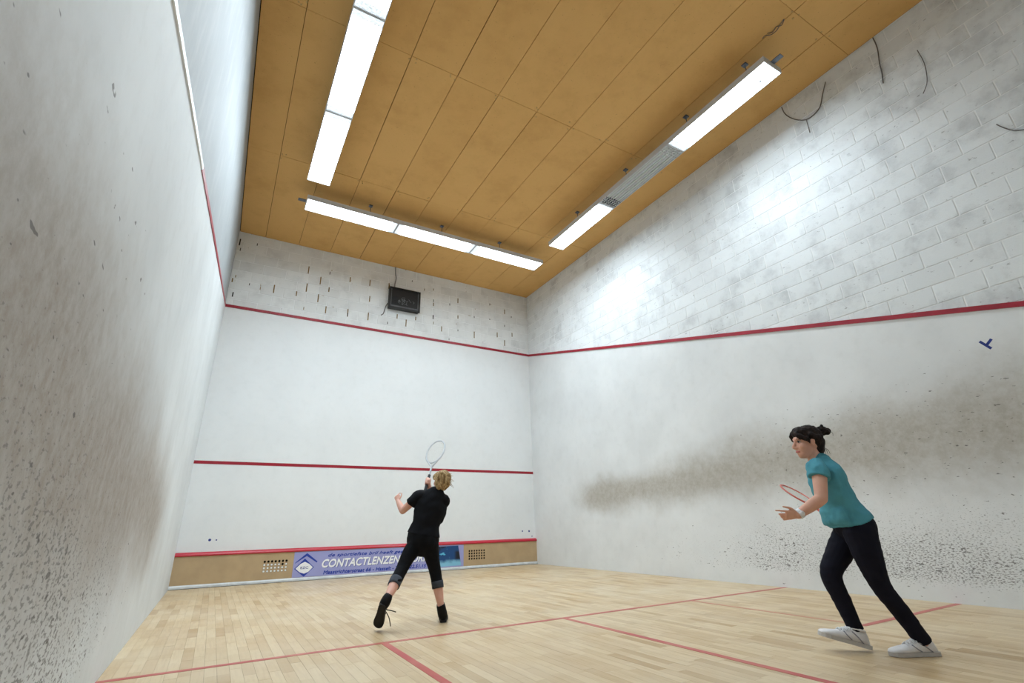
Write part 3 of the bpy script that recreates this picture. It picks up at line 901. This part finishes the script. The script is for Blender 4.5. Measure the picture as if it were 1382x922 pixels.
def shoe(heel, d, up, L, mats, parent, laces, lift=.0):
    d = d.normalized(); up = (up - d * up.dot(d)).normalized(); sd = up.cross(d); k = L / .285
    def P(a, b, c): return heel + (d * a + sd * b + up * c) * k
    prof = [(.004, .022, .085), (.018, .031, .098), (.05, .034, .094), (.085, .036, .092), (.115, .038, .084), (.15, .041, .070), (.185, .045, .058), (.22, .046, .049), (.25, .042, .043), (.272, .031, .037), (.284, .016, .03)]
    rs = []
    for (a, hw, h) in prof:
        ring = []
        for q in range(16):
            t = 2 * math.pi * q / 16; c, s_ = math.cos(t), math.sin(t)
            e = .75
            x = math.copysign(abs(c) ** e, c) * hw; z = .012 + (math.copysign(abs(s_) ** e, s_) * .5 + .5) * (h - .012)
            # narrower towards the top
            x *= 1 - .35 * max(0, (z - .03) / max(h, .04)) * (1 if a < .2 else .6)
            ring.append(P(a + max(0, 1 - a / .12) * .030 * z / .09, x, z))
        rs.append(ring)
    o = MB().rings(rs).build('shoe', mats[0], parent, True)
    outl = [(0, .018), (.008, .028), (.05, .034), (.10, .034), (.15, .040), (.20, .047), (.235, .047), (.262, .040), (.28, .024), (.288, .008)]
    poly = [P(a, b, 0) for a, b in outl] + [P(a, -b, 0) for a, b in outl[::-1]]
    MB().prism(poly, up * .022 * k).build('sole', mats[1], o)
    # collar, tongue
    MB().sweep([P(.036, 0, .086), P(.05, .026, .09), P(.078, .027, .091), P(.108, .018, .089), P(.118, 0, .091), P(.108, -.018, .089), P(.078, -.027, .091), P(.05, -.026, .09), P(.036, 0, .086)], .007 * k, n=8, sub=3).build('collar', mats[0], o, True)
    MB().sweep([P(.10, 0, .10), P(.13, 0, .082), P(.165, 0, .068)], .016 * k, .007 * k, sd, n=10, sub=3).build('tongue', mats[0], o, True)
    for q in range(4):
        a = .115 + .019 * q; h = (.090, .082, .073, .066)[q]
        MB().sweep([P(a, .026, h - .012), P(a + .006, 0, h + .006), P(a + .012, -.026, h - .012)], .0035 * k, n=6, sub=3).build('lace', laces, o, True)
        MB().sweep([P(a + .012, .026, h - .014), P(a + .006, 0, h + .005), P(a, -.026, h - .012)], .0035 * k, n=6, sub=3).build('lace', laces, o, True)
    # side trim
    for s_ in (-1, 1):
        MB().sweep([P(.055, s_ * .0345, .025), P(.085, s_ * .034, .05), P(.115, s_ * .031, .07)], .003 * k, .006 * k, d, n=6, sub=3).build('side_stripe', mats[2], o, True)
        MB().sweep([P(.12, s_ * .039, .028), P(.145, s_ * .037, .045), P(.16, s_ * .03, .06)], .003 * k, .006 * k, d, n=6, sub=3).build('side_stripe', mats[2], o, True)
    return o, P

def racket(butt, axis, nrm, mats, label, group=None):
    axis = axis.normalized(); nrm = (nrm - axis * nrm.dot(axis)).normalized(); sd = axis.cross(nrm)
    root = empty('squash_racket', butt); tag(root, label, 'racket', group)
    c = butt + axis * .53; a, b = .155, .104
    ring = [c + axis * a * math.cos(t) + sd * b * math.sin(t) for t in [2 * math.pi * i / 32 for i in range(33)]]
    MB().sweep(ring, .006, .0095, nrm, n=8, cap='flat', sub=1).build('frame', mats[0], root, True)
    for s_ in (-1, 1):
        MB().sweep([butt + axis * .30, butt + axis * .33 + sd * s_ * .012, c - axis * .125 + sd * s_ * .062], [.009, .0085, .007], n=8, sub=3).build('throat', mats[0], root, True)
    MB().sweep([butt + axis * .19, butt + axis * .31], .0095, n=10, sub=1).build('shaft', mats[0], root, True)
    MB().sweep([butt, butt + axis * .012, butt + axis * .02, butt + axis * .21], [.0175, .0175, .0155, .0145], n=12, sub=1, cap='flat').build('grip', mats[1], root, True)
    st = MB()
    for i in range(-6, 7):
        o_ = i * .0155; h = a * math.sqrt(max(0, 1 - (o_ / b) ** 2))
        st.tube([c + sd * o_ - axis * h, c + sd * o_ + axis * h], .0007, 4)
    for i in range(-9, 10):
        o_ = i * .0155; h = b * math.sqrt(max(0, 1 - (o_ / a) ** 2))
        st.tube([c + axis * o_ - sd * h, c + axis * o_ + sd * h], .0007, 4)
    o = st.build('strings', mats[2], root); o['kind'] = 'stuff'
    return root

def folds(amp, sc=(14, 14, 30)):
    return lambda co, n: amp * mnoise.noise(Vector((co.x * sc[0], co.y * sc[1], co.z * sc[2])))
M['r_red'] = plain('red_racket_frame', lin(206, 92, 78), .35, .5)
M['r_grey'] = plain('pale_grey_racket_frame', lin(190, 194, 200), .35, .5)
M['r_grip'] = plain('dark_grip', lin(40, 40, 44), .8)
M['r_string'] = plain('white_string', lin(225, 225, 220), .5)

# ------------------------------------------------------------------ player in teal
J = joint_fn(3.365)
p1 = empty('person', (J(1200, 880).x, J(1200, 880).y, 0))
tag(p1, 'person in teal t-shirt and dark leggings striding forward with arms bent', 'person')
def body_one():
    b = MB()
    hc = J(1090, 597, 0.0); hf = (-RR * 1.0 + FD * .10 - UP * .06).normalized(); hu = (UP * 1.0 - RR * .10)
    hd = head(b, hc, hf, hu, .94)
    b.sweep([J(1094, 606, 0), J(1099, 616, 0), J(1105, 628, 0)], [.046, .044, .06], [.047, .046, .055], FD, n=14, sub=3)
    # trunk
    tp = [J(1104, 626, 0), J(1111, 638, 0), J(1119, 655, 0), J(1133, 683, 0), J(1149, 707, 0), J(1157, 724, 0)]
    b.sweep(tp, [.08, .135, .135, .112, .135, .12], [.05, .07, .085, .082, .095, .08], FD, n=18, sub=4)
    # arms
    S, E_, Wr = J(1105, 633, -.135), J(1108.5, 673, -.19), J(1077, 695, -.17)
    b.sweep([S, S.lerp(E_, .5), E_], [.045, .041, .036], n=14, sub=4)
    b.sweep([E_, E_.lerp(Wr, .35), Wr], [.036, .036, .025], n=14, sub=4)
    hd_dir = (J(1056, 695.5, -.17) - Wr)
    hand_open(b, Wr, hd_dir, UP * .9 - FD * .45, -FD * .3 + UP * .6, .80, [.12, .8, .95, 1.])
    S2, E2, W2 = J(1112, 634, .135), J(1138, 664, .22), J(1147, 701, .20)
    b.sweep([S2, S2.lerp(E2, .5), E2], [.045, .041, .036], n=14, sub=4)
    rk_c = J(1139, 713, .20)
    lo_, hi_ = .2, 1.2                                   # the tip lies .63 m from the fist
    for _ in range(40):
        mi = (lo_ + hi_) / 2
        if (J(1059, 655.5, mi) - rk_c).length < .632: lo_ = mi
        else: hi_ = mi
    tip = J(1059, 655.5, lo_)
    ax = (tip - rk_c).normalized()
    b.sweep([E2, E2.lerp(W2, .4), W2], [.036, .035, .026], n=14, sub=4)
    hand_grip(b, rk_c, ax, UP * .5 + RR, .92, W2)
    # legs
    near = [J(1160, 718, -.075), J(1172, 752, -.085), J(1189, 791, -.08), J(1214, 823, -.075), J(1243, 861, -.07), J(1246, 873, -.07)]
    b.sweep(near, [.08, .066, .045, .042, .030, .028], n=14, sub=4)
    far = [J(1147, 718, .075), J(1133, 746, .09), J(1121.5, 775, .09), J(1137, 811, .085), J(1156, 851, .08), J(1161, 863, .08)]
    b.sweep(far, [.075, .064, .05, .042, .033, .034], n=14, sub=4)
    body = fused(b, 'body', M['skin1'], p1, .0042, 5)
    face_parts(*hd, .94, p1, M['hair_dark'])
    P = hd[0]; f, l, u = hd[1:]
    # hair: swept back into a bun, fringe at the temple
    h = MB(); s = .94
    def E(p, rf, rl, ru): h.ell(P(*p), f * rf * s, l * rl * s, u * ru * s)
    E((-.018, 0, .036), .094, .082, .088); E((-.06, 0, .0), .05, .068, .07); E((-.054, 0, -.05), .042, .054, .05); E((.034, 0, .07), .058, .068, .048); E((-.045, 0, .0), .05, .079, .055)
    for k in (-1, 1):
        h.sweep([P(.075, k * .03, .075), P(.078, k * .05, .052), P(.058, k * .068, .03), P(.03, k * .076, .012), P(.022, k * .077, -.012)], [.014, .017, .017, .014, .005], n=10, sub=3)
        h.sweep([P(.0, k * .074, .04), P(-.03, k * .074, .02), P(-.06, k * .05, .02)], [.02, .022, .03], n=10, sub=3)
    hr = fused(h, 'hair', M['hair_dark'], p1, .0045, 3, lambda co, n: .0035 * mnoise.noise(co * 55))
    bn = MB()
    bn.ell(P(-.128, 0, .068), f * .032, l * .034, u * .03)
    bn.ell(P(-.148, .012, .062), f * .024, l * .022, u * .022); bn.ell(P(-.112, -.01, .088), f * .02, l * .022, u * .018)
    bn.ell(P(-.118, .015, .095), f * .012, l * .012, u * .018); bn.ell(P(-.10, 0, .055), f * .022, l * .025, u * .024)
    fused(bn, 'hair_bun', M['hair_dark'], p1, .0035, 2, lambda co, n: .006 * mnoise.noise(co * 60))
    wz = MB()
    for q in range(5):
        a = P(-.082, .018 * (q - 2), -.05)
        wz.sweep([a, a - f * (.010 + .003 * q) - u * .022, a - f * (.006 + .005 * q) - u * .046], [.0022, .0016, .0008], n=5, sub=3)
    wz.sweep([P(-.16, .02, .06), P(-.178, .02, .045), P(-.175, .02, .025)], .0012, n=5, sub=4)
    wz.build('stray_strands', M['hair_dark'], p1, True)['kind'] = 'stuff'
    # t-shirt
    t = MB()
    tp2 = [J(1106.5, 623.5, 0), J(1111, 636, 0), J(1119, 655, 0), J(1133, 682, 0), J(1143, 697, 0), J(1147.5, 705, 0)]
    t.sweep(tp2, [.085, .15, .152, .135, .155, .165], [.062, .085, .098, .103, .113, .117], FD, n=20, cap=('round', 'flat'), sub=4)
    sE = S.lerp(E_, .30)
    t.sweep([S - (E_ - S).normalized() * .012 + FD * .02, S.lerp(E_, .16), sE], [.062, .063, .066], n=16, cap=('round', 'flat'), sub=4)
    sE2 = S2.lerp(E2, .34)
    t.sweep([S2 - FD * .02, S2.lerp(E2, .17), sE2], [.062, .063, .064], n=16, cap=('round', 'flat'), sub=4)
    # front tail of the shirt hangs lower
    t.sweep([J(1124, 690, 0), J(1128, 702, 0), J(1130, 709, 0)], [.13, .135, .125], [.05, .05, .035], FD, n=16, cap=('round', 'flat'), sub=3)
    fused(t, 't_shirt', M['teal'], p1, .005, 3, lambda co, n: .010 * mnoise.noise(Vector((co.dot(RR) * 9 + co.z * 16, co.dot(FD) * 9, co.z * 9 - co.dot(RR) * 8))) + .003 * mnoise.noise(co * 34))
    # leggings
    g = MB()
    g.sweep([J(1148, 702, 0), J(1153, 712, 0), J(1158, 726, 0)], [.145, .155, .135], [.100, .108, .085], FD, n=18, cap=('flat', 'round'), sub=3)
    g.sweep(near[:4] + [J(1247, 867, -.07)], [.094, .079, .056, .051, .045], n=16, cap=('round', 'flat'), sub=5)
    g.sweep(far[:5], [.088, .077, .062, .051, .043], n=16, cap=('round', 'flat'), sub=5)
    g.ell(J(1165, 717, -.045), RR * .07, FD * .09, UP * .095)
    fused(g, 'leggings', M['navy'], p1, .005, 4, folds(.003, (18, 18, 40)))
    # wrist band
    fd_ = (Wr - E_).normalized(); wb = E_.lerp(Wr, .93)
    MB().sweep([wb - fd_ * .011, wb + fd_ * .011], [.031, .0305], n=18, cap='flat', sub=1).build('wristband', M['band'], p1, True)
    MB().sweep([wb - FD * .031 - fd_ * .0, wb - FD * .036], [.016, .014], n=12, cap='flat', sub=1).build('watch_face', M['shoe_white'], p1, True)
    # shoes
    hn = on_plane(1268, 884.5, 2, 0.001)
    hn = J(1268, 884, -.07); hn.z = .002
    shoe(hn, (-RR * 1.0 + FD * .05), UP, .275, (M['shoe_white'], M['sole'], M['shoe_grey']), p1, M['lace'])
    hf_ = J(1176, 878.5, .06); hf_.z = .010
    shoe(hf_, (-RR * .95 + FD * .16 + UP * .27), UP, .285, (M['shoe_white'], M['sole'], M['shoe_grey']), p1, M['lace'])
    vd = (rk_c - CAM).normalized(); wv = ax.cross(vd).normalized(); vp = ax.cross(wv)
    nr = (wv * .27 + vp * .96).cross(ax)
    racket(rk_c - ax * .06, ax, nr, (M['r_red'], M['r_grip'], M['r_string']), 'red framed squash racket held low by the person in teal')
body_one()

# ------------------------------------------------------------------ player in black
J2 = joint_fn(4.73)
p2 = empty('person', (J2(560, 845).x, J2(560, 845).y, 0))
tag(p2, 'person in black t-shirt and cropped leggings seen from behind swinging a racket', 'person')
def body_two():
    J = J2; b = MB()
    hf = (FD * .8 - RR * .6 + UP * .05).normalized(); hu = UP + RR * .16 + FD * .1
    hc = J(596, 650, .04)
    hd = head(b, hc, hf, hu, .86)
    b.sweep([J(595, 655, .02), J(592, 662, .01), J(588, 671, 0)], [.042, .041, .06], [.04, .04, .045], RR, n=14, sub=3)
    tp = [J(588, 669, 0), J(583, 678, 0), J(579, 692, 0), J(575, 712, 0), J(571, 728, 0), J(569, 739, 0)]
    b.sweep(tp, [.08, .12, .12, .105, .125, .11], [.045, .07, .078, .075, .09, .075], RR, n=18, sub=4)
    S, E_, Wr = J(565, 670, 0), J(543.5, 689.5, .04), J(537.5, 677, .10)
    b.sweep([S, S.lerp(E_, .5), E_], [.04, .036, .031], n=14, sub=4)
    b.sweep([E_, E_.lerp(Wr, .4), Wr], [.031, .031, .022], n=14, sub=4)
    hand_open(b, Wr, J(535, 668, .13) - Wr, -FD * .5 - RR, RR * .8 - FD * .3, .72, [.5, .7, .8, .8])
    S2, E2, W2 = J(599.5, 675, .02), J(593, 688, .22), J(580, 661, .25)
    b.sweep([S2, S2.lerp(E2, .5), E2], [.042, .037, .032], n=14, sub=4)
    gc = J(577, 651, .25); hc_r = J(587, 613, .47)
    ax = (hc_r - gc).normalized()
    b.sweep([E2, E2.lerp(W2, .4), W2], [.032, .031, .023], n=14, sub=4)
    hand_grip(b, gc, ax, -FD + RR * .3, .80, W2)
    left = [J(562, 735, -.01), J(551, 751, -.06), J(542, 769, -.12), J(531.5, 790, -.25), J(523, 807, -.36), J(520, 813, -.38)]
    b.sweep(left, [.068, .055, .043, .043, .027, .020], n=14, sub=4)
    right = [J(580, 736, 0), J(583, 752, .02), J(587, 770, .03), J(591, 793, .02), J(595, 818, .01), J(597, 829, .03)]
    b.sweep(right, [.068, .056, .044, .044, .027, .020], n=14, sub=4)
    fused(b, 'body', M['skin2'], p2, .0042, 5)
    face_parts(*hd, .86, p2, M['hair_blond'])
    P = hd[0]; f, l, u = hd[1:]; s = .86
    h = MB()
    def E(p, rf, rl, ru): h.ell(P(*p), f * rf * s, l * rl * s, u * ru * s)
    E((-.018, 0, .034), .096, .086, .092); E((-.055, 0, -.01), .06, .076, .075); E((-.06, 0, -.055), .036, .05, .045); E((.03, 0, .07), .058, .07, .048)
    for k in (-1, 1):
        h.sweep([P(.07, k * .03, .078), P(.06, k * .064, .04), P(.03, k * .078, .01)], [.016, .018, .012], n=10, sub=3)
    fused(h, 'hair', M['hair_blond'], p2, .0045, 3, lambda co, n: .006 * mnoise.noise(Vector((co.x * 45, co.y * 45, co.z * 18))))
    bn = MB(); c0 = hc - FD * .085
    bn.ell(c0 + UP * .03 + RR * .02, RR * .05, FD * .035, UP * .055); bn.ell(c0 + UP * .0 + RR * .045, RR * .04, FD * .03, UP * .05)
    bn.ell(c0 - UP * .03 + RR * .01, RR * .045, FD * .025, UP * .045); bn.ell(c0 - UP * .02 - RR * .02, RR * .03, FD * .025, UP * .06)
    fused(bn, 'ponytail', M['hair_blond'], p2, .004, 2, lambda co, n: .009 * mnoise.noise(Vector((co.x * 50, co.y * 50, co.z * 16))))
    wz = MB(); wr = random.Random(5)
    for q in range(16):
        a = c0 + RR * (.05 + .02 * wr.random()) + UP * (wr.random() * .09 - .04)
        e = RR * (.03 + .035 * wr.random()) + UP * (wr.random() * .05 - .035)
        wz.sweep([a, a + e * .5 + UP * .008, a + e], [.0035, .0025, .001], n=5, sub=3)
    wz.build('loose_strands', M['hair_blond'], p2, True)['kind'] = 'stuff'
    # t-shirt
    t = MB()
    tp2 = [J(590, 666.5, 0), J(584, 677, 0), J(579, 691, 0), J(574.5, 708, 0), J(571.5, 722, 0)]
    t.sweep(tp2, [.085, .138, .14, .128, .150], [.06, .082, .092, .092, .108], RR, n=20, cap=('round', 'flat'), sub=4)
    t.sweep([S + RR * .04, S + UP * .002, S.lerp(E_, .25), S.lerp(E_, .5)], [.056, .057, .054, .054], n=16, cap=('round', 'flat'), sub=4)
    t.sweep([S2 - RR * .06 + UP * .012, S2 - RR * .005, S2.lerp(E2, .30), S2.lerp(E2, .66)], [.056, .060, .058, .055], n=16, cap=('round', 'flat'), sub=4)
    t.sweep([J(592, 678, .01), J(594, 688, .02), J(592, 700, .02)], [.06, .065, .05], n=14, sub=3)
    fused(t, 't_shirt', M['blk'], p2, .005, 3, lambda co, n: .009 * mnoise.noise(Vector((co.dot(RR) * 10 + co.z * 8, co.dot(FD) * 9, co.z * 15 - co.dot(RR) * 8))))
    g = MB()
    g.sweep([J(573, 718, 0), J(571, 727, 0), J(570, 738, 0)], [.135, .148, .135], [.098, .105, .085], RR, n=18, cap=('flat', 'round'), sub=3)
    g.sweep(left[:4], [.082, .066, .053, .050], n=16, cap=('round', 'flat'), sub=5)
    g.sweep(right[:4], [.082, .066, .053, .050], n=16, cap=('round', 'flat'), sub=5)
    g.ell(J(563, 731, -.025), RR * .075, FD * .08, UP * .09); g.ell(J(579, 731, -.025), RR * .075, FD * .08, UP * .09)
    lg = fused(g, 'leggings', M['blk_leg'], p2, .005, 4, folds(.003, (18, 18, 40)))
    for leg, side in ((left, -1), (right, 1)):
        a, c_ = leg[2].lerp(leg[3], .62), leg[3]
        d = (c_ - a).normalized()
        MB().sweep([a + RR * .003 * side, c_ + d * .006], [.0525, .0508], n=18, cap='flat', sub=3).build('cuff', M['greycuff'], lg, True)
    # shoes and socks
    hr_ = J(598, 841.5, 0); hr_.z = .002
    o1, P1 = shoe(hr_, FD * .95 - RR * .12, UP, .245, (M['shoe_black'], M['sole_black'], M['sole_black']), p2, M['lace2'])
    hl = J(516, 817, -.415); tl = J(511, 839.5, -.30)
    o, P_ = shoe(hl, (tl - hl), FD * .8 + UP * .5 + RR * .1, .25, (M['shoe_black'], M['sole_black'], M['sole_black']), p2, M['lace2'])
    for leg, Q in ((left, P_), (right, P1)):
        MB().sweep([leg[4].lerp(leg[3], .04), leg[4], leg[5].lerp(Q(.06, 0, .06), .25), Q(.065, 0, .05)], [.035, .038, .041, .036], n=16, cap='flat', sub=3).build('sock', M['shoe_black'], p2, True)
    for pts in ([(521, 823, -.30), (527, 824, -.29), (534, 826, -.28)], [(521, 826, -.30), (525, 834, -.29), (527, 845, -.28)]):
        MB().sweep([J(*q) for q in pts], .004, n=6, sub=4).build('loose_lace', M['lace2'], p2, True)
    racket(gc - ax * .12, ax, FD * .9 + RR * .3, (M['r_grey'], M['r_grip'], M['r_string']), 'pale grey squash racket raised by the person in black')
body_two()
